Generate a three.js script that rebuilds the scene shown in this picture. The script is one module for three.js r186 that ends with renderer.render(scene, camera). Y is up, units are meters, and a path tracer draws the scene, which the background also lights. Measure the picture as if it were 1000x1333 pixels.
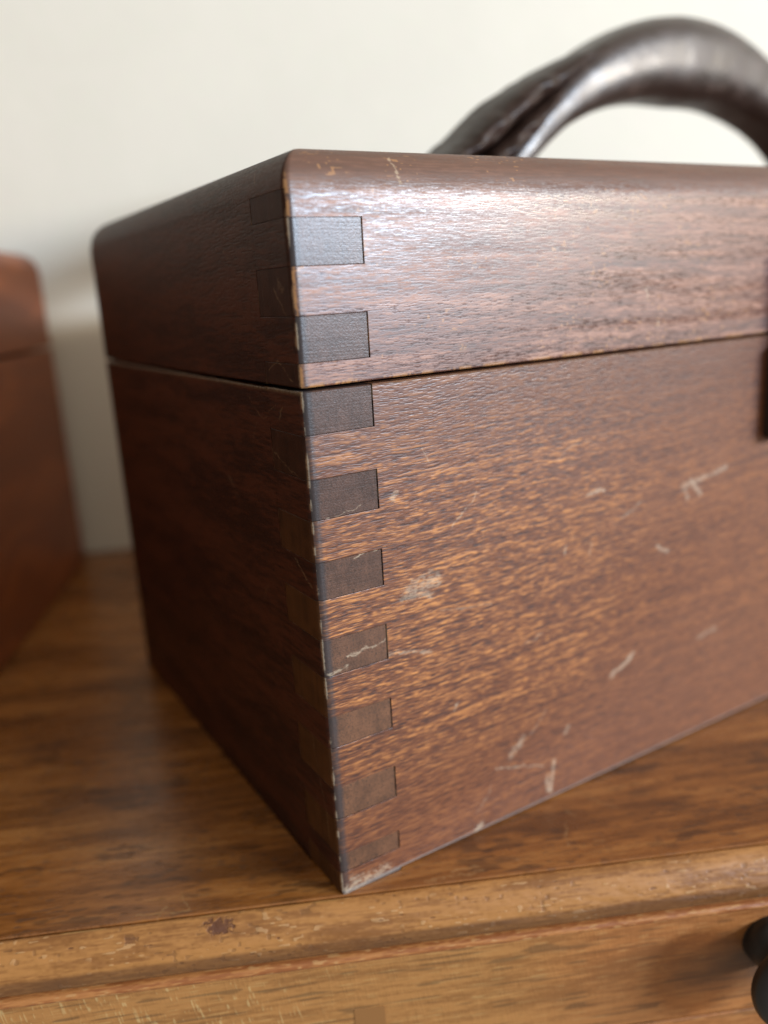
import * as THREE from 'three';
import { RectAreaLightUniformsLib } from 'three/addons/lights/RectAreaLightUniformsLib.js';
import { mergeVertices } from 'three/addons/utils/BufferGeometryUtils.js';

// ---------------------------------------------------------------- camera, light, exposure
const scene = new THREE.Scene();
const camera = new THREE.PerspectiveCamera(63.26, 768 / 1024, 0.01, 30);
camera.position.set(-0.0692972, 0.13304524, 0.14596544);
camera.quaternion.setFromRotationMatrix(new THREE.Matrix4().makeBasis(
  new THREE.Vector3(0.85134, -0.05681, 0.52153),
  new THREE.Vector3(0.18138, 0.96469, -0.19101),
  new THREE.Vector3(-0.49226, 0.25721, 0.83158)));
camera.focus = 0.171;
camera.userData.fStop = 6.0;
camera.updateMatrixWorld();

const renderer = new THREE.WebGLRenderer({ antialias: true });
renderer.setSize(768, 1024);
renderer.toneMapping = THREE.LinearToneMapping;
renderer.toneMappingExposure = 1.24;
renderer.shadowMap.enabled = true;

{ // the even light of a pale room, dimmer away from its windows
  const w = 64, h = 32, d = new Float32Array(w * h * 4), n = new THREE.Vector3(0.55, 0.3, 0.78).normalize(), v = new THREE.Vector3();
  for (let j = 0; j < h; j++) for (let i = 0; i < w; i++) {
    const ph = ((i + 0.5) / w - 0.5) * Math.PI * 2, th = ((j + 0.5) / h - 0.5) * Math.PI;
    v.set(Math.cos(ph) * Math.cos(th), Math.sin(th), Math.sin(ph) * Math.cos(th));
    const k = 0.10 + 0.62 * Math.pow(0.5 + 0.5 * v.dot(n), 1.6), q = (j * w + i) * 4;
    d[q] = k; d[q + 1] = k * 0.905; d[q + 2] = k * 0.765; d[q + 3] = 1;
  }
  const t = new THREE.DataTexture(d, w, h, THREE.RGBAFormat, THREE.FloatType); t.mapping = THREE.EquirectangularReflectionMapping; t.magFilter = t.minFilter = THREE.LinearFilter; t.needsUpdate = true;
  scene.background = t; scene.environment = t;
}
RectAreaLightUniformsLib.init();
const rad = Math.PI / 180;
// the two lights of a window, to the right behind the camera: the nearer shows blue sky, the other a paler, warmer view
for (const [azd, c, I] of [[27.5, [0.73, 0.93, 1.2], 175], [41.5, [1.14, 0.99, 0.80], 95]]) {
  const az = azd * rad, el = 12 * rad, d = 1.75;
  const w = new THREE.RectAreaLight(new THREE.Color().setRGB(...c), I, 0.42, 0.105);
  w.position.set(0.05 + d * Math.cos(el) * Math.sin(az), 0.1 + d * Math.sin(el), d * Math.cos(el) * Math.cos(az));
  w.lookAt(0.05, 0.1, 0);
  w.name = 'window_light';
  scene.add(w);
}

// ---------------------------------------------------------------- noise and textures
function mulberry(a) { return () => { a = (a + 0x6d2b79f5) | 0; let t = Math.imul(a ^ (a >>> 15), 1 | a); t = (t + Math.imul(t ^ (t >>> 7), 61 | t)) ^ t; return ((t ^ (t >>> 14)) >>> 0) / 4294967296; }; }
const rnd = mulberry(7);
const NT = new Float32Array(65536); for (let i = 0; i < 65536; i++) NT[i] = rnd();
function noise(x, y) {                                               // 0..1, smooth lattice noise
  const xi = Math.floor(x), yi = Math.floor(y); let fx = x - xi, fy = y - yi;
  fx = fx * fx * (3 - 2 * fx); fy = fy * fy * (3 - 2 * fy);
  const a = (xi & 255), b = ((xi + 1) & 255), r0 = (yi & 255) << 8, r1 = ((yi + 1) & 255) << 8;
  const p = NT[r0 + a], q = NT[r0 + b], r = NT[r1 + a], s = NT[r1 + b];
  return p + (q - p) * fx + (r - p) * fy + (p - q - r + s) * fx * fy;
}
const fbm = (x, y) => 0.5 * noise(x, y) + 0.27 * noise(x * 2.1 + 17.3, y * 2.1 + 5.1) + 0.15 * noise(x * 4.3 + 3.7, y * 4.3 + 41.9) + 0.08 * noise(x * 8.9 + 71, y * 8.9 + 13);
const sst = (a, b, x) => { x = (x - a) / (b - a); x = x < 0 ? 0 : x > 1 ? 1 : x; return x * x * (3 - 2 * x); };
const lerp = (a, b, t) => a + (b - a) * t;
const mix3 = (a, b, t) => [lerp(a[0], b[0], t), lerp(a[1], b[1], t), lerp(a[2], b[2], t)];
const S = new Uint8Array(4097); for (let i = 0; i <= 4096; i++) { const c = i / 4096; S[i] = Math.round(255 * (c <= 0.0031308 ? 12.92 * c : 1.055 * Math.pow(c, 1 / 2.4) - 0.055)); }
const enc = (c) => S[Math.max(0, Math.min(4096, Math.round(c * 4096)))];
// fn(u, v) in mm from (u0, v0) returns { c: linear colour, h: 0..1 height, r: roughness }
function makeTex(w, h, wmm, hmm, u0, v0, fn) {
  const C = new Uint8Array(w * h * 4), H = new Uint8Array(w * h * 4);
  for (let j = 0; j < h; j++) for (let i = 0; i < w; i++) {
    const o = fn(u0 + (i + 0.5) / w * wmm, v0 + (j + 0.5) / h * hmm), k = (j * w + i) * 4;
    C[k] = enc(o.c[0]); C[k + 1] = enc(o.c[1]); C[k + 2] = enc(o.c[2]); C[k + 3] = 255;
    H[k] = Math.max(0, Math.min(255, o.h * 255)); H[k + 1] = Math.max(0, Math.min(255, o.r * 255)); H[k + 2] = 0; H[k + 3] = 255;
  }
  const t = (d, srgb) => { const x = new THREE.DataTexture(d, w, h, THREE.RGBAFormat, THREE.UnsignedByteType); x.wrapS = x.wrapT = THREE.MirroredRepeatWrapping; x.magFilter = THREE.LinearFilter; x.minFilter = THREE.LinearFilter; if (srgb) x.colorSpace = THREE.SRGBColorSpace; x.needsUpdate = true; return x; };
  return { map: t(C, true), hr: t(H, false), u0, v0, wmm, hmm };
}
function matOf(T, bump, extra = {}) {
  const m = new THREE.MeshPhysicalMaterial({ map: T.map, bumpMap: T.hr, bumpScale: bump, roughnessMap: T.hr, roughness: 1, metalness: 0, ...extra });
  m.userData.T = T; return m;
}
// uv of a point given in metres along / across the grain
const uvOf = (m, u, v) => { const T = m.userData.T; return T ? [(u * 1000 - T.u0) / T.wmm, (v * 1000 - T.v0) / T.hmm] : [u, v]; };

// wear: strokes in mm [x0, y0, x1, y1, half width, strength]
function strokeField(list) {
  return (u, v) => {
    let best = 0; u += 1.1 * (noise(u * 0.45 + 3, v * 0.5) - 0.5) + 0.35 * (noise(u * 2.2, v * 2.4 + 9) - 0.5); v += 1.1 * (noise(u * 0.5 + 33, v * 0.45) - 0.5) + 0.35 * (noise(u * 2.3 + 5, v * 2.2) - 0.5);
    for (const [x0, y0, x1, y1, w, s] of list) {
      const m = w * 4; if (u < Math.min(x0, x1) - m || u > Math.max(x0, x1) + m || v < Math.min(y0, y1) - m || v > Math.max(y0, y1) + m) continue;
      const dx = x1 - x0, dy = y1 - y0, l = dx * dx + dy * dy || 1e-6; let t = ((u - x0) * dx + (v - y0) * dy) / l; t = t < 0 ? 0 : t > 1 ? 1 : t;
      const px = u - x0 - t * dx, py = v - y0 - t * dy, d = Math.sqrt(px * px + py * py);
      const n = noise(u * 1.1 + 7, v * 3.6) * 0.6 + noise(u * 2.4, v * 7.3) * 0.6;
      const ww = w * (0.2 + 1.1 * n);
      const k = s * (1 - sst(ww * 0.1, ww * 1.5, d)) * (0.2 + 0.8 * sst(0.35, 0.7, n));
      if (k > best) best = k;
    }
    return best;
  };
}
const faceScuffs = strokeField([
  [22, 68.6, 30, 69.8, 1.7, 0.55], [20.7, 67.7, 27.8, 66.8, 1.0, 0.5], [23, 71, 29, 71.6, 0.7, 0.4], [111.5, 76.9, 128.9, 79.9, 0.9, 0.6], [114.5, 78.6, 118.5, 74.6, 0.9, 0.7], [112, 77, 113, 74, 0.8, 0.5],
  [76, 81.5, 82, 81.4, 0.6, 0.7], [102.2, 62.1, 105.6, 60.1, 0.8, 0.7], [68.3, 67.3, 69, 69.2, 0.35, 0.8], [76.9, 65.5, 77.9, 68.1, 0.35, 0.8], [84.9, 29.4, 93.6, 33.1, 0.8, 0.8],
  [119.9, 30.9, 127.3, 31.7, 0.7, 0.5], [50, 17.7, 54.3, 21.6, 1.1, 0.55], [64.1, 11.4, 63.5, 2.5, 0.65, 0.9], [62, 7.7, 62.7, 3.2, 0.7, 0.8], [45, 16.3, 60.9, 11, 0.3, 0.6], [68.2, 17.9, 69.6, 19.7, 0.7, 0.6],
  [37.9, -0.6, 40, 2.5, 0.8, 0.8], [1.5, 1.5, 12.5, 2.2, 1.3, 0.7], [3, 4, 6, 3.4, 0.9, 0.6], [34.8, 81.3, 42, 88, 0.25, 0.55], [19.2, 90.3, 20.8, 91.7, 0.6, 0.6], [16, 55.9, 27.1, 53.1, 0.5, 0.5], [88, 73, 96, 76, 0.35, 0.4],
  [57, 22, 62, 27, 0.3, 0.4], [33, 36, 34, 37, 0.4, 0.7], [55, 47, 61, 48, 0.3, 0.35], [39, 6, 44, 12, 0.25, 0.4], [27, 100, 29, 97, 0.2, 0.4], [30, 62, 45, 60.5, 0.25, 0.3], [66, 92, 73, 95, 0.2, 0.35]]);
const lidScuffs = strokeField([[95.3, 129.9, 96, 127.5, 0.25, 0.8], [99.2, 122.9, 99.8, 120.4, 0.3, 0.8], [24.7, 158.5, 25.3, 153.6, 0.45, 0.8], [96.3, 130.4, 95.2, 126.5, 0.15, 0.6], [20, 150, 30, 150.6, 0.2, 0.25], [60, 136, 70, 137, 0.2, 0.25]]);
const scuffCol = [0.6, 0.49, 0.35], orangeWear = [0.42, 0.2, 0.07];

// face of the box body: brown stain over short orange flecks
function bodyFront(red) {
  return (u, v) => {
    const tv = v - 0.018 * u + 1.3 * (noise(u / 26, v / 16) - 0.5) + 0.4 * (noise(u / 6, v / 3) - 0.5), tu = u;
    const n1 = noise(tu / 2.3 + 11, tv / 0.21), n2 = noise(tu / 1.2 + 3, tv / 0.15 + 9), n3 = noise(tu / 5 + 40, tv / 0.5), n4 = noise(tu / 0.4, tv / 0.12 + 31), n5 = noise(tu / 1.9 + 90, tv / 0.21 + 4);
    const n6 = noise(tu / 38 + 5, tv / 0.42 + 60), f = 0.26 * n1 + 0.27 * n2 + 0.13 * n3 + 0.16 * n5 + 0.18 * n6;
    const zone = fbm(u / 34 + 2, v / 18 + 8), patch = noise(u / 6 + 20, v / 2.6 + 2);
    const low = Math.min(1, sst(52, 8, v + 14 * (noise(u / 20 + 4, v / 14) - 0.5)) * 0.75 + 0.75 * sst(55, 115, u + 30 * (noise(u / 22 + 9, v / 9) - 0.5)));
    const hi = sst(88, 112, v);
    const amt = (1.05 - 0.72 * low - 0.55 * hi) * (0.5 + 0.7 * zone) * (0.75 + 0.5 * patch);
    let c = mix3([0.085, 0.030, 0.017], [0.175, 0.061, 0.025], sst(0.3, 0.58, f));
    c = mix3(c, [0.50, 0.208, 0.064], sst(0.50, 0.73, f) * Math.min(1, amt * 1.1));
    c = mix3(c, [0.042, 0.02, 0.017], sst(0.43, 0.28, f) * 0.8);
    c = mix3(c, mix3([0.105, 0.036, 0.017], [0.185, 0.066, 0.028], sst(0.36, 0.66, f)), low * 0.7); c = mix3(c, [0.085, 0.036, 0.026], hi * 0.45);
    if (red) c = [c[0] * 1.9 + 0.05, c[1] * 1.45 + 0.012, c[2] * 1.0 + 0.004];
    const m = red ? 0 : faceScuffs(u, v);
    let r = 0.36 + 0.16 * n4 + 0.06 * (zone - 0.5) - 0.05 * hi;
    // edges: wear plus painted sheen at corner, paler by gap, worn foot painted lit
    const e = Math.abs(u - 0.32), en = noise(u * 2 + 5, v * 1.3) * 0.6 + noise(u * 5, v * 4) * 0.4;
    c = mix3(c, [0.032, 0.03, 0.034], sst(2.6, 1.5, u) * (0.45 + 0.4 * en));  // rounded corner catching other light, painted as a slate band
    const w = sst(0.42, 0.1, e + 0.3 * (en - 0.5)) * sst(0.4, 0.62, noise(v / 2.3, 4) * 0.6 + en * 0.4); c = mix3(c, [0.42, 0.34, 0.25], w * 0.8);
    const ft = sst(1.5, 1.0, v + 0.3 * (en - 0.5)); c = mix3(c, [0.24, 0.22, 0.205], ft * (0.6 + 0.4 * en));  // grey of the chamfer catching light, painted together with its wear
    const tp = sst(114.2, 114.8, v); c = mix3(c, [0.16, 0.085, 0.04], tp * en * 0.8);
    c = mix3(c, scuffCol, m * 0.6); r += m * 0.2;
    return { c, h: 0.5 + 0.5 * (f - 0.5) - 0.25 * sst(0.42, 0.3, n2) + 0.1 * (n4 - 0.5) - 0.2 * m, r };
  };
}
function lidFront(u, v) {
  const tv = v + 0.012 * u + 0.8 * (noise(u / 40, v / 16) - 0.5), tu = u;
  const n1 = noise(tu / 4.2 + 61, tv / 0.30), n2 = noise(tu / 1.6 + 23, tv / 0.17 + 9), n3 = noise(tu / 22 + 4, tv / 1.3), n4 = noise(tu / 0.4, tv / 0.13 + 31);
  const f = 0.28 * n1 + 0.32 * n2 + 0.24 * n3 + 0.16 * n4, top = sst(150.5, 153.5, v);
  let c = mix3([0.10, 0.036, 0.023], [0.18, 0.07, 0.041], sst(0.34, 0.66, f));
  c = mix3(c, [0.32, 0.15, 0.092], sst(0.54, 0.72, f) * 0.8); c = mix3(c, [0.045, 0.022, 0.018], sst(0.40, 0.28, f) * 0.6);
  c = mix3(c, [0.10, 0.043, 0.022], top * 0.75);  // round-over turns out of the sheen: its duller brown is painted in
  const en = noise(u * 2 + 35, v * 1.3) * 0.6 + noise(u * 5, v * 4 + 8) * 0.4;
  c = mix3(c, [0.034, 0.032, 0.034], sst(2.4, 1.5, u) * (1 - top) * 0.55);  // slate band: how the rounded lid corner catches light, painted in
  c = mix3(c, orangeWear, sst(0.85, 0.25, Math.abs(u - 0.32)) * sst(0.2, 0.55, en) * 0.85);
  c = mix3(c, orangeWear, sst(116.6, 115.9, v) * sst(0.42, 0.6, noise(u / 3.3, 7) * 0.6 + en * 0.4) * 0.8);
  c = mix3(c, [0.3, 0.17, 0.07], sst(163.4, 164, v) * en * 0.9);
  const dot = sst(1.5, 0.5, Math.hypot(u - 39, (v - 120.3) * 1.3)) * sst(0.4, 0.62, en); c = mix3(c, [0.22, 0.1, 0.035], dot);
  const m = lidScuffs(u, v); c = mix3(c, [0.46, 0.34, 0.22], m * 0.8);
  const speck = sst(0.80, 0.88, noise(u / 0.9 + 8, v / 0.5)) * sst(0.6, 0.75, noise(u / 9, v / 6)); c = mix3(c, orangeWear, speck * 0.5);
  return { c, h: 0.5 + 0.6 * (f - 0.5) - 0.4 * sst(0.42, 0.28, n2) + 0.4 * (n4 - 0.5), r: 0.23 + 0.16 * n4 + 0.24 * (n2 - 0.3) + 0.16 * (noise(u / 45 + 9, tv / 2.2) - 0.35) + 0.25 * top + 0.1 * m };
}
const sideScuffs = strokeField([[3, 117, 9, 120.5, 0.25, 0.8], [9, 120.5, 14, 118.5, 0.2, 0.7], [12, 112, 20, 108, 0.12, 0.7], [20, 108, 26, 112, 0.12, 0.6], [9, 111, 11, 109, 0.25, 0.5], [23, 107, 26, 103, 0.15, 0.5], [6, 27, 3.5, 13, 0.3, 0.55], [9, 38, 7, 30, 0.25, 0.5], [2, 74.4, 9, 79, 0.45, 0.7], [26, 69, 29, 64, 0.3, 0.35], [40, 88, 44, 91, 0.5, 0.4], [3, 129, 8, 135, 0.25, 0.6], [4, 134, 6, 136, 0.7, 0.6], [30, 142, 33, 143, 0.3, 0.4], [14, 155, 16, 157, 0.4, 0.6], [4, 97.2, 15, 101, 0.25, 0.5]]);
function boxSide(red) {
  return (u, v) => {
    const tv = v + 0.02 * u + 1.4 * (noise(u / 30 + 9, v / 14) - 0.5);
    const n1 = noise(u / 6 + 11, tv / 0.7), n2 = noise(u / 2 + 3, tv / 0.3 + 9), n3 = noise(u / 30 + 4, tv / 4), n4 = noise(u / 0.5, tv / 0.2);
    const f = 0.3 * n1 + 0.26 * n2 + 0.3 * n3 + 0.14 * n4;
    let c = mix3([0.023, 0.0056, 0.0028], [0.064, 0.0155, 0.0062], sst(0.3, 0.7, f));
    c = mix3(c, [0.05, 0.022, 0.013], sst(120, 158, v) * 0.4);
    if (red) { const fig = noise(u / 60 + 2, v / 9 + 0.7 * noise(u / 30, v / 30) * 4); c = mix3([0.255, 0.066, 0.017], [0.19, 0.048, 0.013], sst(0.3, 0.7, fig)); c = mix3(c, [0.11, 0.038, 0.02], sst(0.5, 0.75, f) * 0.35); }
    const en = noise(u * 2 + 15, v * 1.3) * 0.6 + noise(u * 5, v * 4 + 3) * 0.4;
    if (!red) {
      c = mix3(c, [0.26, 0.15, 0.08], sst(0.5, 0.1, Math.abs(u - 0.32) + 0.5 * (en - 0.5)) * sst(0.42, 0.62, noise(v / 2.3, 4) * 0.6 + en * 0.4) * 0.8);
      c = mix3(c, [0.2, 0.13, 0.07], sst(114.0, 114.8, v) * sst(115.6, 115.2, v) * en);
      c = mix3(c, [0.1, 0.08, 0.06], sst(3, 0.5, v) * sst(12, 1, u) * sst(0.3, 0.6, en));
      c = mix3(c, [0.25, 0.15, 0.08], sideScuffs(u, v) * 0.55);
    }
    return { c, h: 0.5 + 0.6 * (f - 0.5) - 0.3 * sst(0.4, 0.28, n2), r: (red ? 0.34 : 0.44) + 0.14 * n4 };
  };
}
// sawn ends of the joint's fingers
const endScuffs = strokeField([[6.3, 57.6, 10.8, 58.6, 0.45, 0.65], [1.4, 55.1, 5.2, 55.3, 0.5, 0.6], [11, 58.6, 15, 59.3, 0.25, 0.5], [9, 79.6, 14.5, 80.2, 0.18, 0.8], [3, 89.2, 12, 90, 0.12, 0.5]]);
function endGrain(u, v) {
  const n1 = noise(u / 0.16, v / 0.16), n2 = noise(u / 0.35 + 5, v / 1.1), n3 = noise(u / 3, v / 2 + 50), saw = noise(u / 30 + v * 0.01, v / 0.19 + 0.12 * u), ring = noise(u / 1.4 + 0.3 * v / 9, v / 20);
  const up = sst(40, 100, v);
  let c = mix3([0.155, 0.066, 0.03], [0.09, 0.046, 0.033], up);
  const k = 0.62 + 0.32 * n3 + 0.3 * (n1 - 0.5) + 0.12 * (saw - 0.5) + 0.22 * (n2 - 0.5) + 0.16 * (ring - 0.5);
  const pore = sst(0.70, 0.82, noise(u / 0.22 + 40, v / 0.2 + 9));
  c = [c[0] * k, c[1] * k, c[2] * k]; c = mix3(c, [0.03, 0.018, 0.012], pore * 0.6);
  const en = noise(u * 2 + 35, v * 1.3) * 0.6 + noise(u * 5, v * 4 + 8) * 0.4;
  c = mix3(c, [0.024, 0.024, 0.028], sst(2.9, 1.7, u + 0.5 * (en - 0.5)) * 0.75);  // differently lit rounding of the corner painted as a dark slate edge
  c = mix3(c, [0.42, 0.34, 0.25], sst(0.42, 0.1, Math.abs(u - 0.32) + 0.3 * (en - 0.5)) * sst(0.4, 0.62, noise(v / 2.3, 4) * 0.6 + en * 0.4) * 0.8);
  c = mix3(c, scuffCol, endScuffs(u, v) * 0.7);
  return { c, h: 0.5 + 0.5 * (n1 - 0.5) + 0.25 * (saw - 0.5) + 0.2 * (n2 - 0.5), r: 0.52 + 0.1 * n1 - 0.22 * up };
}
function endGrainSide(u, v) {
  const n1 = noise(u / 0.2 + 9, v / 0.2), n3 = noise(u / 3, v / 2 + 50), saw = noise(u / 1.2, v / 18 + 0.4 * u);
  let c = mix3([0.075, 0.026, 0.007], [0.036, 0.0115, 0.006], sst(70, 110, v));
  const k = 0.7 + 0.4 * n3 + 0.25 * (n1 - 0.5) + 0.35 * (saw - 0.5); c = [c[0] * k, c[1] * k, c[2] * k];
  const en = noise(u * 2 + 5, v * 1.3) * 0.6 + noise(u * 5, v * 4) * 0.4;
  c = mix3(c, [0.26, 0.15, 0.08], sst(0.5, 0.1, Math.abs(u - 0.32) + 0.5 * (en - 0.5)) * sst(0.42, 0.62, noise(v / 2.3, 4) * 0.6 + en * 0.4) * 0.8);
  c = mix3(c, [0.25, 0.15, 0.08], sideScuffs(u, v) * 0.55);
  return { c, h: 0.5 + 0.3 * (n1 - 0.5) + 0.4 * (saw - 0.5), r: 0.48 + 0.1 * n1 };
}
// cabinet
const topScuffs = strokeField([[-37.5, -8.5, -34.7, -1.8, 0.2, 0.8], [-34.7, -1.8, -47, -2.2, 0.3, 0.7], [-41.5, -0.8, -40.3, -4.3, 0.3, 0.7], [58.4, -17, 55.3, -8.3, 0.22, 0.7], [67.8, -25.2, 72.4, -20.8, 0.5, 0.35], [41.8, -5.7, 43, -5, 0.5, 0.6], [20, -1.6, 33, -3, 0.7, 0.55], [26, -4, 32, -4.6, 0.5, 0.6], [63, -9, 65, -8, 0.25, 0.5], [-88, -20, -84, -17, 0.35, 0.4], [-70, -31, -66, -30, 0.3, 0.3], [60, -21, 61, -19, 0.4, 0.5], [74, -34, 76, -33, 0.5, 0.4], [-10, -14, -4, -13, 0.15, 0.3]]);
function deskTop(u, v) {
  const tv = v + 0.03 * u + 5 * (noise(u / 70 + 3, v / 25) - 0.5) + 0.7 * (noise(u / 14, v / 7) - 0.5);
  const n1 = noise(u / 14 + 5, tv / 1.5), n2 = noise(u / 6, tv / 0.6 + 7), n3 = noise(u / 60, tv / 7 + 2), n4 = noise(u / 1.6, tv / 0.35), pore = sst(0.70, 0.86, noise(u / 2.6 + 3, tv / 0.42 + 77)) * (0.3 + 0.7 * noise(u / 20, v / 9));
  const f = 0.32 * n1 + 0.2 * n2 + 0.36 * n3 + 0.12 * n4;
  let c = mix3([0.145, 0.050, 0.0105], [0.275, 0.101, 0.022], sst(0.28, 0.66, f));
  c = mix3(c, [0.38, 0.165, 0.045], sst(0.58, 0.76, f) * 0.6);
  const dk = sst(0.56, 0.74, noise(u / 11 + 50, v / 4.5)) * sst(0.4, 0.7, noise(u / 4, tv / 0.9 + 3)); c = mix3(c, [0.035, 0.016, 0.008], dk * 0.5);
  c = mix3(c, [0.04, 0.018, 0.009], pore * 0.6);
  const en = noise(u * 1.3, v * 3) * 0.6 + noise(u * 4, v * 5) * 0.4;
  c = mix3(c, [0.28, 0.11, 0.035], sst(-2.2, -0.4, v) * sst(0.3, 0.65, en) * 0.7);
  const m = topScuffs(u, v); c = mix3(c, [0.45, 0.27, 0.12], m * 0.7);
  return { c, h: 0.5 + 0.35 * (f - 0.5) - 0.4 * pore - 0.2 * dk - 0.3 * m, r: 0.19 + 0.06 * n4 + 0.2 * pore + 0.1 * noise(u / 15, v / 12) + 0.2 * m };
}
const mouldPits = [[-28, 4.7, 6.2, 3.4, 1], [-47, 5.2, 2.8, 1.6, 0.6], [-15, 8.5, 0.8, 0.5, 0.7], [33, 6, 1.5, 1.0, 0.5], [28, 5.4, 0.9, 0.8, 0.4], [20, 8.4, 1.4, 0.5, 0.5], [8, 7.6, 1.2, 0.5, 0.5], [-60, 5.2, 1.3, 0.35, 0.8], [-43, 6.6, 2.2, 0.35, 0.6], [72, 8.2, 1.6, 0.6, 0.6], [76, 5.0, 1.2, 0.7, 0.4], [66, 7.2, 1.1, 0.4, 0.5]];
function moulding(u, s) {                                            // s = mm down the profile
  const n1 = noise(u / 9 + 7, s / 0.9), n2 = noise(u / 3, s / 0.35), n3 = noise(u / 24, s / 3), n4 = noise(u / 0.8, s / 0.5);
  const f = 0.3 * n1 + 0.25 * n2 + 0.3 * n3 + 0.15 * n4;
  let c = mix3([0.22, 0.086, 0.021], [0.385, 0.172, 0.047], sst(0.28, 0.7, f));
  c = mix3(c, [0.30, 0.105, 0.032], sst(1.9, 0.6, s + 0.6 * (n1 - 0.5)) * 0.85);
  const gl = sst(0.62, 0.72, noise(u / 5, s / 1.1 + 6)) * sst(2.4, 1.6, s) * sst(1.2, 1.6, s); c = mix3(c, [0.52, 0.34, 0.13], gl * 0.6);
  let pit = 0;
  for (const [x, y, w, h, k] of mouldPits) { const d = Math.hypot((u - x) / w, (s - y) / h) * 2 + 0.9 * (noise(u / 0.7, s / 0.6) - 0.5) + 0.5 * (noise(u / 0.25, s / 0.25) - 0.5); const q = k * sst(1.2, 0.55, d); if (q > pit) pit = q; }
  const sp = sst(0.75, 0.86, noise(u / 1.3 + 4, s / 0.7)) * sst(0.45, 0.7, noise(u / 12, s / 3 + 3));
  const ch = sst(0.76, 0.84, noise(u / 1.6 + 64, s / 0.6 + 2)) * sst(0.45, 0.65, noise(u / 10 + 9, s / 3 + 3));
  c = mix3(c, [0.10, 0.045, 0.02], sp * 0.35); c = mix3(c, [0.52, 0.31, 0.14], ch * 0.45); c = mix3(c, [0.5, 0.27, 0.11], sst(1.3, 0.6, s) * sst(0.45, 0.65, noise(u / 6 + 3, 2) * 0.5 + n4 * 0.5) * 0.7);
  c = mix3(c, [0.085, 0.026, 0.012], pit * 0.9);
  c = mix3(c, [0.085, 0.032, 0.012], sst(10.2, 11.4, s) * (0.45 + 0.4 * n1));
  return { c, h: 0.55 + 0.3 * (f - 0.5) - 0.45 * pit - 0.2 * sp + 0.2 * ch, r: 0.40 + 0.12 * n4 + 0.15 * ch + 0.1 * pit };
}
function beadWood(u, s) {
  const n1 = noise(u / 7 + 7, s / 0.5), n2 = noise(u / 1.2, s / 0.3), en = noise(u / 3, s * 2);
  let c = mix3([0.27, 0.09, 0.026], [0.40, 0.165, 0.05], sst(0.3, 0.7, 0.6 * n1 + 0.4 * n2));
  c = mix3(c, [0.50, 0.29, 0.12], sst(0.66, 0.8, 0.5 * en + 0.5 * n2) * 0.5);
  return { c, h: 0.5 + 0.4 * (n1 - 0.5) + 0.3 * (n2 - 0.5), r: 0.45 };
}
function drawerWood(u, v) {
  const tv = v - 0.02 * u + 0.8 * (noise(u / 40 + 3, v / 9) - 0.5);
  const n1 = noise(u / 12 + 7, tv / 1.0), n2 = noise(u / 5, tv / 0.4), n3 = noise(u / 60 + 9, tv / 6), cr = noise(u / 0.32 + 0.5 * v, v / 2.2), n4 = noise(u / 1.0, v / 0.5);
  const f = 0.3 * n1 + 0.25 * n2 + 0.3 * n3 + 0.15 * n4;
  let c = mix3([0.26, 0.112, 0.031], [0.40, 0.185, 0.054], sst(0.28, 0.68, f));
  c = mix3(c, [0.60, 0.43, 0.19], sst(0.72, 0.9, cr) * sst(0.4, 0.6, noise(u / 2, v / 1.5 + 8)) * sst(10, -20, u + 30 * (noise(u / 20, v / 10) - 0.5)) * 0.55);   // crazed varnish
  c = mix3(c, [0.54, 0.34, 0.13], sst(0.76, 0.88, noise(u / 5, tv / 0.2 + 33)) * 0.4);
  c = mix3(c, [0.12, 0.06, 0.022], sst(0.70, 0.84, noise(u / 9 + 31, tv / 0.7 + 3)) * 0.6);
  const sm = sst(24, 4, Math.hypot((u - 98) * 0.9, (v + 31) * 2.2)); c = mix3(c, [0.11, 0.066, 0.04], sm * (0.5 + 0.4 * noise(u / 5, v / 3)));  // soft shadow of the knob painted into the wood
  const warm = sst(30, 70, u); c = mix3(c, [c[0] * 1.0, c[1] * 0.84, c[2] * 0.8], warm);
  return { c, h: 0.5 + 0.25 * (f - 0.5) + 0.25 * sst(0.6, 0.8, cr), r: 0.42 + 0.12 * n4 };
}
function leather(u, v) {
  const n1 = fbm(u / 0.9, v / 0.7), n2 = fbm(u / 6 + 3, v / 4), cr = Math.abs(noise(u / 1.6 + 8, v / 5) - 0.5);
  const k = 0.6 + 0.8 * n2; let c = [0.03 * k, 0.0155 * k, 0.011 * k];
  c = mix3(c, [0.16, 0.10, 0.07], sst(0.6, 0.72, n2) * sst(0.55, 0.7, n1) * 0.6);
  return { c, h: 0.5 + 0.5 * (n1 - 0.5) - 0.3 * sst(0.05, 0.0, cr) + 0.3 * (n2 - 0.5), r: 0.2 + 0.2 * n1 + 0.28 * n2 };
}
function plaster(u, v) {
  const n = fbm(u / 30, v / 30), s = sst(3.2, 0.6, Math.hypot(u + 156, v - 166)) * sst(0.3, 0.6, noise(u, v)); 
  const k = 0.97 + 0.06 * (n - 0.5); let c = [0.83 * k, 0.785 * k, 0.67 * k];
  return { c: mix3(c, [0.5, 0.5, 0.46], s * 0.4), h: 0.5 + 0.3 * (fbm(u / 4, v / 4) - 0.5), r: 0.8 };
}

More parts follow.
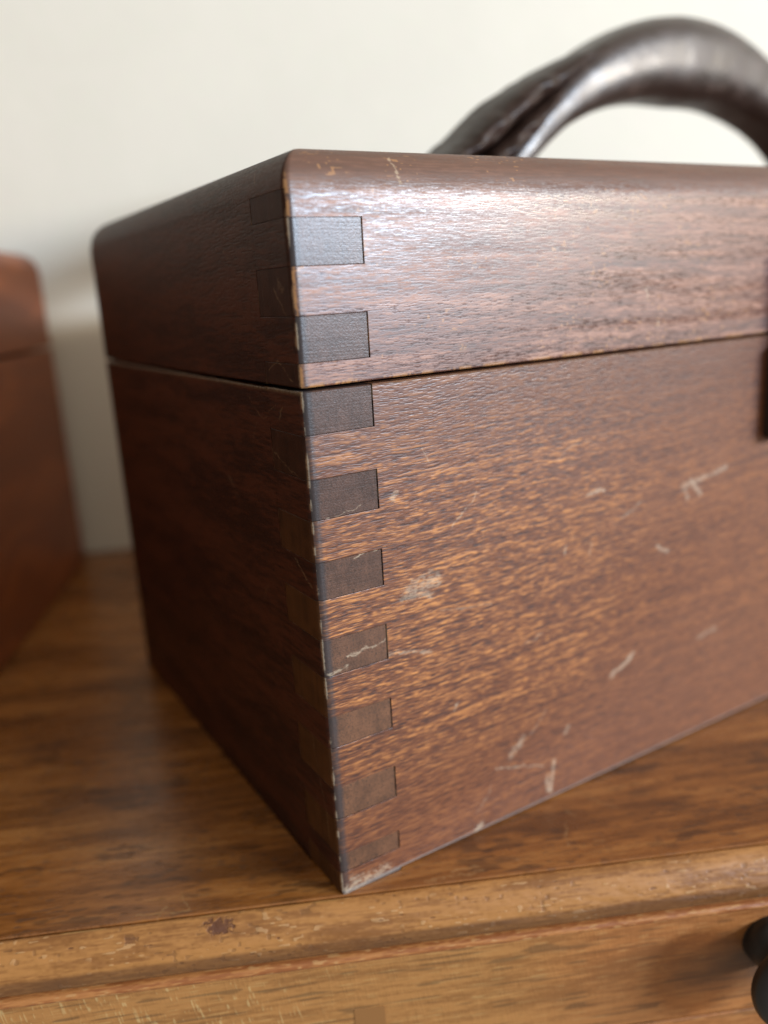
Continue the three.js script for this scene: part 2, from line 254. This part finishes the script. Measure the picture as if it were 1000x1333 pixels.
const T = {
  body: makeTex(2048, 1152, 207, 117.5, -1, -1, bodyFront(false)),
  lid: makeTex(2048, 512, 207, 55, -1, 114.5, lidFront),
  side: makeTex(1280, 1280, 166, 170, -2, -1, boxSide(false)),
  sideRed: makeTex(512, 512, 166, 170, -2, -1, boxSide(true)),
  end: makeTex(256, 2048, 20, 166, -1, -1, endGrain),
  endSide: makeTex(256, 2048, 20, 166, -1, -1, endGrainSide),
  top: makeTex(2048, 1280, 460, 306, -200, -305, deskTop),
  mould: makeTex(2048, 256, 280, 16, -120, 0, moulding),
  bead: makeTex(1024, 32, 280, 4, -120, 0, beadWood),
  drawer: makeTex(2048, 384, 280, 40, -120, -50, drawerWood),
  leather: makeTex(1024, 512, 160, 80, 0, 0, leather),
  wall: makeTex(512, 512, 600, 600, -400, -100, plaster),
};
const M = {
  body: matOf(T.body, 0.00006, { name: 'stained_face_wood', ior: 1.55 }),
  lid: matOf(T.lid, 0.000013, { name: 'stained_lid_wood', ior: 1.64 }),
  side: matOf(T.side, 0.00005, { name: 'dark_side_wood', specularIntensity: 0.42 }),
  red: matOf(T.sideRed, 0.00006, { name: 'red_brown_wood', specularIntensity: 0.55 }),
  end: matOf(T.end, 0.00003, { name: 'end_grain' }),
  endSide: matOf(T.endSide, 0.00006, { name: 'dark_end_grain', specularIntensity: 0.35 }),
  top: matOf(T.top, 0.00003, { name: 'cabinet_top_wood' }),
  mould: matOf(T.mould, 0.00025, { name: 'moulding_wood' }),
  bead: matOf(T.bead, 0.00015, { name: 'bead_wood' }),
  drawer: matOf(T.drawer, 0.00008, { name: 'drawer_wood' }),
  leather: matOf(T.leather, 0.00012, { name: 'brown_leather', ior: 1.58, clearcoat: 0.2, clearcoatRoughness: 0.25 }),
  tab: matOf(T.leather, 0.00012, { name: 'worn_leather', specularIntensity: 0.45 }),
  wall: matOf(T.wall, 0.0003, { name: 'cream_plaster' }),
  knob: new THREE.MeshPhysicalMaterial({ name: 'black_iron', color: new THREE.Color().setRGB(0.014, 0.012, 0.011), roughness: 0.42 }),
  patch: new THREE.MeshStandardMaterial({ name: 'patch_wood', color: new THREE.Color().setRGB(0.27, 0.122, 0.036), roughness: 0.5 }),
  latch: new THREE.MeshPhysicalMaterial({ name: 'dark_latch_metal', color: new THREE.Color().setRGB(0.035, 0.024, 0.02), roughness: 0.45, metalness: 0.2 }),
  brass: new THREE.MeshStandardMaterial({ name: 'old_brass', color: new THREE.Color().setRGB(0.25, 0.17, 0.07), roughness: 0.4, metalness: 1 }),
};

// ---------------------------------------------------------------- geometry helpers
class Geo {                                                          // quads with own normals and uv, grouped by material
  constructor() { this.by = new Map(); }
  tri(m, P, N, U) { if (!this.by.has(m)) this.by.set(m, { p: [], n: [], u: [] }); const g = this.by.get(m); for (const k of [0, 1, 2]) { g.p.push(...P[k]); g.n.push(...N[k]); g.u.push(...U[k]); } }
  quad(m, P, N, U) { this.tri(m, [P[0], P[1], P[2]], [N[0], N[1], N[2]], [U[0], U[1], U[2]]); this.tri(m, [P[0], P[2], P[3]], [N[0], N[2], N[3]], [U[0], U[2], U[3]]); }
  mesh(name, parent) {
    const p = [], n = [], u = [], mats = []; const g = new THREE.BufferGeometry(); let at = 0;
    for (const [m, d] of this.by) { g.addGroup(at, d.p.length / 3, mats.length); mats.push(m); at += d.p.length / 3; for (const x of d.p) p.push(x); for (const x of d.n) n.push(x); for (const x of d.u) u.push(x); }
    g.setAttribute('position', new THREE.Float32BufferAttribute(p, 3)); g.setAttribute('normal', new THREE.Float32BufferAttribute(n, 3)); g.setAttribute('uv', new THREE.Float32BufferAttribute(u, 2));
    if (mats.length === 1) g.clearGroups();
    return put(new THREE.Mesh(g, mats.length === 1 ? mats[0] : mats), name, parent);
  }
}
const used = new Map();
function numbered(name) { const k = used.get(name) || 0; used.set(name, k + 1); return k ? `${name}_${String(k).padStart(3, '0')}` : name; }
function put(o, name, parent) { o.name = parent === scene ? numbered(name) : name; if (parent !== scene) { const k = parent.userData.kids || (parent.userData.kids = {}); const c = k[name] = (k[name] || 0) + 1; if (c > 1) o.name = `${name}_${String(c - 1).padStart(3, '0')}`; } o.castShadow = o.receiveShadow = true; parent.add(o); return o; }
// a board standing on a plan: edges = [{ a: [x, z, nx, nz], b: [x, z, nx, nz], m, ua, ub, k }] counter-clockwise seen from above; levels = [[y, inset]], k scales the inset of an edge
function prism(name, parent, edges, levels, capMat, vShift = 0) {
  const g = new Geo();
  for (const e of edges) for (let i = 0; i + 1 < levels.length; i++) {
    const [y0, i0] = levels[i], [y1, i1] = levels[i + 1], dy = y1 - y0, di = (i1 - i0) * e.k, l = Math.hypot(dy, di), ny = di / l, nh = dy / l;
    const P = (q, y, ins) => [q[0] - q[2] * ins * e.k, y, q[1] - q[3] * ins * e.k], N = (q) => [q[2] * nh, ny, q[3] * nh];
    g.quad(e.m, [P(e.a, y0, i0), P(e.b, y0, i0), P(e.b, y1, i1), P(e.a, y1, i1)], [N(e.a), N(e.b), N(e.b), N(e.a)], [uvOf(e.m, e.ua, y0 + vShift), uvOf(e.m, e.ub, y0 + vShift), uvOf(e.m, e.ub, y1 + vShift), uvOf(e.m, e.ua, y1 + vShift)]);
  }
  for (const [top, [y, ins]] of [[false, levels[0]], [true, levels[levels.length - 1]]]) {
    const L = edges.map((e) => [e.a[0] - e.a[2] * ins * e.k, y, e.a[1] - e.a[3] * ins * e.k]), n = [0, top ? 1 : -1, 0];
    for (let i = 1; i + 1 < L.length; i++) { const q = top ? [L[0], L[i], L[i + 1]] : [L[0], L[i + 1], L[i]]; g.tri(capMat, q, [n, n, n], q.map((p) => uvOf(capMat, p[0], p[2] + 0.1))); }
  }
  return g.mesh(name, parent);
}
// plan edges of a straight board, given its corners counter-clockwise from above (x right, z towards the viewer)
function boardEdges(c, m, uFn, k) {
  return c.map((p, i) => { const q = c[(i + 1) % c.length], dx = q[0] - p[0], dz = q[1] - p[1], l = Math.hypot(dx, dz), n = [-dz / l, dx / l]; const mm = Array.isArray(m) ? m[i] : m; return { a: [p[0], p[1], ...n], b: [q[0], q[1], ...n], m: mm, ua: uFn(i, p), ub: uFn(i, q), k: k ? k[i] : 1 }; });
}

// ---------------------------------------------------------------- the setting: wall and cabinet (both turned 25 degrees to the box)
const TURN = -25.16 * rad;
{
  const g = new Geo(), m = M.wall, W = 1.7, y0 = -0.8, y1 = 1.4, z = -0.3035, zb = -0.42;
  const q = (P, N) => g.quad(m, P, [N, N, N, N], P.map((p) => uvOf(m, p[0] + p[2], p[1])));
  q([[-W, y0, z], [W, y0, z], [W, y1, z], [-W, y1, z]], [0, 0, 1]); q([[W, y0, zb], [-W, y0, zb], [-W, y1, zb], [W, y1, zb]], [0, 0, -1]);
  q([[W, y0, z], [W, y0, zb], [W, y1, zb], [W, y1, z]], [1, 0, 0]); q([[-W, y0, zb], [-W, y0, z], [-W, y1, z], [-W, y1, zb]], [-1, 0, 0]);
  q([[-W, y1, z], [W, y1, z], [W, y1, zb], [-W, y1, zb]], [0, 1, 0]); q([[-W, y0, zb], [W, y0, zb], [W, y0, z], [-W, y0, z]], [0, -1, 0]);
  const w = g.mesh('wall', scene); w.rotation.y = TURN; w.userData.kind = 'structure';
  w.userData.label = 'plain cream painted wall behind the two wooden boxes'; w.userData.category = 'wall';
}
const cabinet = new THREE.Group(); put(cabinet, 'drawer_cabinet', scene); cabinet.rotation.y = TURN;
cabinet.userData.label = 'old brown varnished cabinet with moulded edge and drawer, carrying both boxes'; cabinet.userData.category = 'cabinet';
const CX0 = -0.42, CX1 = 0.5;
function slab(name, parent, m, x0, x1, y0, y1, z0, z1, b = 0.0002, vFn) {
  const o = prism(name, parent, boardEdges([[x0, z1], [x1, z1], [x1, z0], [x0, z0]], m, (i, p) => (i % 2 ? p[1] : p[0])), [[y0, b], [y0 + b, 0], [y1 - b, 0], [y1, b]], m);
  return o;
}
{ // top board: its upper face carries grain along the front edge
  const o = slab('top_board', cabinet, M.top, CX0, CX1, -0.015, 0, -0.303, -0.0006, 0.0003);
  const p = o.geometry.attributes.position, n = o.geometry.attributes.normal, u = o.geometry.attributes.uv;
  for (let i = 0; i < p.count; i++) { const q = uvOf(M.top, p.getX(i), Math.abs(n.getY(i)) > 0.5 ? p.getZ(i) : p.getZ(i) + p.getY(i)); u.setXY(i, q[0], q[1]); }
}
function strip(name, parent, m, prof, x0, x1, seg, wob = 0) {                // an extruded profile along x; prof = [z, y] from top to bottom
  const c = new THREE.CatmullRomCurve3(prof.map((p) => new THREE.Vector3(0, p[1], p[0])), false, 'centripetal').getPoints(prof.length * 6);
  const pos = [], uv = [], idx = []; let s = 0; const nx = seg + 1;
  for (let j = 0; j < c.length; j++) {
    if (j) s += c[j].distanceTo(c[j - 1]);
    for (let i = 0; i <= seg; i++) {
      const x = lerp(x0, x1, i / seg), w = wob * (fbm(x * 160 + 3, s * 900) - 0.5) + wob * 0.5 * (noise(x * 900, s * 1500 + 9) - 0.5);
      pos.push(x, c[j].y + w * 0.4, c[j].z + w); uv.push(...uvOf(m, x, s));
    }
  }
  for (let j = 0; j + 1 < c.length; j++) for (let i = 0; i < seg; i++) { const a = j * nx + i, b = a + nx; idx.push(a, b, b + 1, a, b + 1, a + 1); }
  const g = new THREE.BufferGeometry(); g.setAttribute('position', new THREE.Float32BufferAttribute(pos, 3)); g.setAttribute('uv', new THREE.Float32BufferAttribute(uv, 2)); g.setIndex(idx); g.computeVertexNormals();
  return put(new THREE.Mesh(g, m), name, parent);
}
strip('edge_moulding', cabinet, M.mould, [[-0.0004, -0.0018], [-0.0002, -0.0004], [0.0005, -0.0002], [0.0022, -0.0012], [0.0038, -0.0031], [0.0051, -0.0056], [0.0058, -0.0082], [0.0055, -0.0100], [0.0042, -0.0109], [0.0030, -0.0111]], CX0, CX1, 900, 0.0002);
strip('bead', cabinet, M.bead, [[0.0030, -0.0110], [0.0047, -0.0112], [0.0057, -0.0117], [0.0060, -0.0125], [0.0055, -0.0133], [0.0043, -0.0137], [0.0020, -0.0138]], CX0, CX1, 900, 0.00018);
slab('carcass', cabinet, M.drawer, CX0, CX1, -0.72, -0.0152, -0.302, 0.0005);
const ZD = 0.0040;
const drawer = slab('drawer_front', cabinet, M.drawer, -0.14, 0.34, -0.0437, -0.0141, 0.001, ZD, 0.0003);
slab('rail', cabinet, M.drawer, CX0, CX1, -0.075, -0.0442, 0.001, ZD - 0.0001, 0.0003);
slab('repair_patch', drawer, M.patch, 0.0006, 0.0078, -0.0345, -0.0277, ZD - 0.001, ZD + 0.00012, 0.0001);
{
  const pr = [[0, 0], [0.0060, 0], [0.0065, 0.0007], [0.0065, 0.0024], [0.0060, 0.0042], [0.0052, 0.0062], [0.0047, 0.0085], [0.0056, 0.0104], [0.0086, 0.0116], [0.0112, 0.0127], [0.0121, 0.0142], [0.0119, 0.0158], [0.0104, 0.0171], [0.0075, 0.0179], [0.0035, 0.0183], [0, 0.0184]];
  const g = new THREE.LatheGeometry(new THREE.SplineCurve(pr.map((p) => new THREE.Vector2(...p))).getPoints(90).map((p) => new THREE.Vector2(Math.max(0, p.x), p.y)), 64); g.rotateX(Math.PI / 2);
  const k = put(new THREE.Mesh(g, M.knob), 'knob', drawer); k.position.set(0.1016, -0.0236, ZD - 0.0002); k.userData.label = 'dark round turned drawer knob';
}

// ---------------------------------------------------------------- the boxes
const BT = 0.0161, RC = 0.0015, GAP1 = 0.1157, LT = 0.152, H = 0.16;
function cornerPlan(tx, tz, mf, ms, kf, ks) {                        // plan of one finger at the box's near corner
  const E = [], r = RC, st = 6;
  const add = (a, b, m, ua, ub, k) => E.push({ a, b, m, ua, ub, k });
  add([r, 0, 0, 1], [tx, 0, 0, 1], mf, r, tx, kf);
  add([tx, 0, 1, 0], [tx, -tz, 1, 0], mf, 0, tz, 0);
  add([tx, -tz, 0, -1], [0, -tz, 0, -1], ms, tx, 0, 0);
  add([0, -tz, -1, 0], [0, -r, -1, 0], ms, tz, r, ks);
  for (let i = 0; i < st; i++) {
    const f = (j) => { const a = Math.PI - j / st * Math.PI / 2; return [r + r * Math.cos(a), -r + r * Math.sin(a), Math.cos(a), Math.sin(a)]; };
    const sa = i / st * Math.PI / 2 * r, sb = (i + 1) / st * Math.PI / 2 * r, tot = Math.PI / 2 * r, front = i >= st / 2;
    add(f(i), f(i + 1), front ? mf : ms, front ? r - (tot - sa) : r - sa, front ? r - (tot - sb) : r - sb, front ? kf : ks);
  }
  return E;
}
function makeBox(L, D, mats, GAP0 = 0.1150) {
  const box = new THREE.Group(); put(box, 'wooden_box', scene);
  const { body, lid, side, end, endSide } = mats, t = BT, b = 0.0003;
  const uF = (i, p) => (i % 2 ? -p[1] : p[0]);
  const lowL = [[0, 0.0009], [0.0009, 0], [GAP0 - b, 0], [GAP0, b]], upL = [[GAP1, b], [GAP1 + b, 0], [LT, 0]];
  const fr = boardEdges([[t, 0], [L - t, 0], [L - t, -t], [t, -t]], null, uF, [1, 0, 0, 0]);
  const withMat = (e, m) => e.map((q) => ({ ...q, m }));
  const sd = boardEdges([[0, -D], [0, -t], [t, -t], [t, -D]].map((p) => p), null, (i, p) => (i % 2 ? p[0] : -p[1]), [1, 0, 0, 0]);
  const rt = boardEdges([[L - t, 0], [L, 0], [L, -D], [L - t, -D]], null, (i, p) => (i % 2 ? -p[1] : p[0]), [1, 1, 1, 0]);
  const bk = boardEdges([[t, -D + t], [L - t, -D + t], [L - t, -D], [t, -D]], null, uF, [0, 0, 1, 0]);
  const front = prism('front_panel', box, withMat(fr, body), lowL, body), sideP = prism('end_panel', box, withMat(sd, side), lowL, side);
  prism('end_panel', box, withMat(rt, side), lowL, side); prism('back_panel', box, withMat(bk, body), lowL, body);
  slab('bottom_panel', box, side, t, L - t, 0.001, 0.006, -D + t, -t);
  const lf = prism('lid_front_panel', box, withMat(fr, lid), upL, lid), ls = prism('lid_end_panel', box, withMat(sd, side), upL, side);
  prism('lid_end_panel', box, withMat(rt, side), upL, side); prism('lid_back_panel', box, withMat(bk, lid), upL, lid);
  // fingers of the comb joint: those of the end panel show their sawn ends on the front face, those of the front panel on the end face
  const F = [[106.3, 115], [88.9, 97.4], [71.8, 80], [54.5, 62.8], [37.6, 45], [19.9, 27.8], [6.1, 10.7]], FL = [[120.3, 129.2], [138.3, 147]];
  const g = 0.00003, bv = 0.00008;
  const lv = (y0, y1) => [[y0 + g, bv], [y0 + g + bv, 0], [y1 - g - bv, 0], [y1 - g, bv]];
  const rn = mulberry(5);
  const endFinger = (y0, y1, par, topB) => { const l = lv(y0, y1); if (topB) { l[2] = [GAP0 - b, 0]; l[3] = [GAP0, b]; } const o = prism('finger', par, cornerPlan(t - 0.00034, t, end, side, 1, 0.5), l, end); o.position.z = -0.00003 - 0.00008 * rn(); };
  const frontFinger = (y0, y1, par, m, lo, up) => { let l = lv(y0, y1); if (lo === 'foot') { l = [[0, 0.0009], [0.0009, 0], ...l.slice(2)]; } if (lo === 'gap') { l[0] = [GAP1, b]; l[1] = [GAP1 + b, 0]; } if (up) { l[2] = [LT - 0.00016, 0]; l[3] = [LT - 0.00003, 0.00012]; } prism('finger', par, cornerPlan(t, t - 0.00022, m, endSide, up ? 0 : 0.35, 1), l, endSide); };
  for (const [y0, y1] of F) endFinger(y0 / 1000, y1 === 115 ? GAP0 : y1 / 1000, sideP, y1 === 115);
  for (const [y0, y1] of FL) endFinger(y0 / 1000, y1 / 1000, ls, false);
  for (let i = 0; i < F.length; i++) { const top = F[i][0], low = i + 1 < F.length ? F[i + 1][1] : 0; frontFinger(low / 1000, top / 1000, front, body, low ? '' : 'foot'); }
  frontFinger(GAP1, 0.1203, lf, lid, 'gap'); frontFinger(0.1292, 0.1383, lf, lid); frontFinger(0.147, LT, lf, lid, '', true);
  // lid top: a board with rounded upper edges
  {
    const G = new Geo(), R = H - LT, st = 10, cs = 5;
    const ring = (th) => {
      const ins = R * (1 - Math.cos(th)), y = LT + R * Math.sin(th), r = Math.max(0.0004, RC - ins * 0.25), out = [], c = Math.cos(th), s = Math.sin(th);
      const corners = [[L - ins - r, -ins - r, 90, 0], [L - ins - r, -D + ins + r, 0, -90], [ins + r, -D + ins + r, -90, -180], [ins + r, -ins - r, 180, 90]];
      for (const [cx, cz, a0, a1] of corners) for (let i = 0; i <= cs; i++) { const a = lerp(a0, a1, i / cs) * rad; out.push({ p: [cx + r * Math.cos(a), y, cz + r * Math.sin(a)], n: [Math.cos(a) * c, s, Math.sin(a) * c], a: lerp(a0, a1, i / cs) }); }
      return out;
    };
    for (let k = 0; k < st; k++) {
      const A = ring(k / st * Math.PI / 2), B = ring((k + 1) / st * Math.PI / 2), va = LT + R * k / st * Math.PI / 2, vb = LT + R * (k + 1) / st * Math.PI / 2;
      for (let i = 0; i < A.length; i++) {
        const j = (i + 1) % A.length, am = Math.cos((A[i].a + A[j].a) / 2 * rad), sm = Math.sin((A[i].a + A[j].a) / 2 * rad);
        const isSide = i % (cs + 1) === cs ? Math.abs(A[i].n[0]) > Math.abs(A[i].n[2]) && Math.abs(A[i].n[0]) > 0.5 * Math.hypot(A[i].n[0], A[i].n[2]) : Math.abs(am) > Math.abs(sm);
        const m = isSide ? side : lid, u = (q) => (isSide ? -q.p[2] : q.p[0]);
        G.quad(m, [A[i].p, A[j].p, B[j].p, B[i].p], [A[i].n, A[j].n, B[j].n, B[i].n], [uvOf(m, u(A[i]), va), uvOf(m, u(A[j]), va), uvOf(m, u(B[j]), vb), uvOf(m, u(B[i]), vb)]);
      }
    }
    const top = ring(Math.PI / 2), up = [0, 1, 0], cen = [L / 2, H, -D / 2], bot = ring(0), dn = [0, -1, 0], cb = [L / 2, LT, -D / 2], uu = (p) => uvOf(lid, p[0], 0.1646 + p[2] * 0.2);
    for (let i = 0; i < top.length; i++) { const j = (i + 1) % top.length; G.tri(lid, [cen, top[i].p, top[j].p], [up, up, up], [uu(cen), uu(top[i].p), uu(top[j].p)]); G.tri(lid, [cb, bot[j].p, bot[i].p], [dn, dn, dn], [uu(cb), uu(bot[j].p), uu(bot[i].p)]); }
    G.mesh('lid_top', box);
  }
  return box;
}
const box = makeBox(0.362, 0.154, { body: M.body, lid: M.lid, side: M.side, end: M.end, endSide: M.endSide });
box.userData.label = 'dark brown wooden box in focus with finger-jointed corner and arched leather handle'; box.userData.category = 'wooden box';

// ---------------------------------------------------------------- leather handle and latch
function sweep(path, ex = 0.85, wob = 0, RS = 40, ns = 140) {              // path: [x, y, z, in-plane radius, sideways radius]
  const c = new THREE.CatmullRomCurve3(path.map((p) => new THREE.Vector3(p[0], p[1], p[2])), false, 'centripetal'), cr = new THREE.CatmullRomCurve3(path.map((p) => new THREE.Vector3(p[3], p[4], 0)), false, 'centripetal');
  const pos = [], uv = [], idx = []; let s = 0, last = c.getPoint(0); const Z = new THREE.Vector3(0, 0, 1);
  for (let i = 0; i <= ns; i++) {
    const t = i / ns, p = c.getPoint(t), tg = c.getTangent(t), nn = new THREE.Vector3().crossVectors(Z, tg).normalize(), q = cr.getPoint(t); s += p.distanceTo(last); last = p;
    for (let j = 0; j <= RS; j++) {
      const a = j / RS * Math.PI * 2, ca = Math.cos(a), sa = Math.sin(a), aj = (j % RS) / RS;
      const w = 1 + wob * (noise(s * 260 + 3, Math.cos(a) * 2 + 9 + Math.sin(a) * 1.3) - 0.5);
      const e = (x) => Math.sign(x) * Math.pow(Math.abs(x), ex);
      const v = p.clone().addScaledVector(nn, e(ca) * q.x * w).addScaledVector(Z, e(sa) * q.y * w);
      pos.push(v.x, v.y, v.z); uv.push(s * 1000 / 160, aj === 0 && j ? 1 : a / (Math.PI * 2));
    }
  }
  const n = RS + 1; for (let i = 0; i < ns; i++) for (let j = 0; j < RS; j++) { const a = i * n + j, b = a + n; idx.push(a, a + 1, b + 1, a, b + 1, b); }
  for (const [i, flip] of [[0, true], [ns, false]]) { const p = c.getPoint(i / ns), k = pos.length / 3; pos.push(p.x, p.y, p.z); uv.push(0, 0); for (let j = 0; j < RS; j++) { const a = i * n + j; if (flip) idx.push(k, a + 1, a); else idx.push(k, a, a + 1); } }
  let g = new THREE.BufferGeometry(); g.setAttribute('position', new THREE.Float32BufferAttribute(pos, 3)); g.setAttribute('uv', new THREE.Float32BufferAttribute(uv, 2)); g.setIndex(idx); g.computeVertexNormals();
  const N = g.attributes.normal; for (let i = 0; i <= ns; i++) { const a = i * n, b = a + RS, x = N.getX(a) + N.getX(b), y = N.getY(a) + N.getY(b), z = N.getZ(a) + N.getZ(b), l = Math.hypot(x, y, z); N.setXYZ(a, x / l, y / l, z / l); N.setXYZ(b, x / l, y / l, z / l); }
  return g;
}
{
  const zc = -0.077, cx = 0.1935, half = [[0.1065, 0.1598, zc, 0.0044, 0.0085], [0.1125, 0.1668, zc, 0.0046, 0.0092], [0.1190, 0.1738, zc, 0.0050, 0.0096], [0.1322, 0.1856, zc, 0.0066, 0.0108], [0.1490, 0.1958, zc, 0.0097, 0.0122], [0.1705, 0.2030, zc, 0.0122, 0.0132]];
  const path = [...half, [cx, 0.2050, zc, 0.0136, 0.0138], ...half.slice().reverse().map((p) => [2 * cx - p[0], ...p.slice(1)])];
  const grip = put(new THREE.Mesh(sweep(path, 0.66, 0.014, 64), M.leather), 'handle', box); grip.userData.label = 'arched dark brown leather handle';
  const tab = (s) => {
    const X = (x) => (s > 0 ? x : 2 * cx - x);
    let p = [[0.0815, 0.1600, zc, 0.0020, 0.0125], [0.0835, 0.1650, zc, 0.0022, 0.0130], [0.0915, 0.1708, zc, 0.0030, 0.0132], [0.1005, 0.1760, zc, 0.0040, 0.0132], [0.1110, 0.1838, zc, 0.0042, 0.0130], [0.1255, 0.1922, zc, 0.0038, 0.0124], [0.1395, 0.1996, zc, 0.0028, 0.0112], [0.1530, 0.2055, zc, 0.0020, 0.0100]].map((q) => [X(q[0]), ...q.slice(1)]);
    if (s < 0) p = p.reverse();
    put(new THREE.Mesh(sweep(p, 0.8, 0.12, 40, 90), M.tab), 'handle_tab', grip);
    let f = [[0.0955, 0.1600, zc + 0.004, 0.0022, 0.0100], [0.0985, 0.1650, zc + 0.004, 0.0028, 0.0104], [0.1060, 0.1712, zc + 0.003, 0.0034, 0.0106], [0.1150, 0.1770, zc + 0.002, 0.0036, 0.0104], [0.1270, 0.1862, zc + 0.001, 0.0032, 0.0100], [0.1370, 0.1940, zc, 0.0012, 0.0090]].map((q) => [X(q[0]), ...q.slice(1)]);
    if (s < 0) f = f.reverse();
    put(new THREE.Mesh(sweep(f, 0.8, 0.2, 40, 70), M.tab), 'handle_fold', grip);
  };
  tab(1); tab(-1);
}
{
  const lt = slab('latch', box, M.latch, 0.1446, 0.1650, 0.0860, 0.1120, 0.0001, 0.0062, 0.0012);
  slab('latch_hasp', lt, M.latch, 0.1478, 0.1620, 0.1090, 0.1375, 0.0062, 0.0080, 0.0006);
  slab('latch_plate', lt, M.latch, 0.1484, 0.1630, 0.1215, 0.1420, 0.0001, 0.0030, 0.0006);
}
const box2 = makeBox(0.362, 0.154, { body: M.red, lid: M.red, side: M.red, end: M.red, endSide: M.red }, 0.1141);
box2.userData.label = 'blurred reddish brown wooden box at the left edge, beside the dark box'; box2.userData.category = 'wooden box';
{ const c = Math.cos(TURN), s = Math.sin(TURN), x = -0.122, z = -0.128;   // its end faces the dark box: right near corner of the end at cabinet (x, z)
  box2.rotation.y = TURN; const lx = x - 0.362, lz = z; box2.position.set(c * lx + s * lz, 0, -s * lx + c * lz); }

renderer.render(scene, camera);
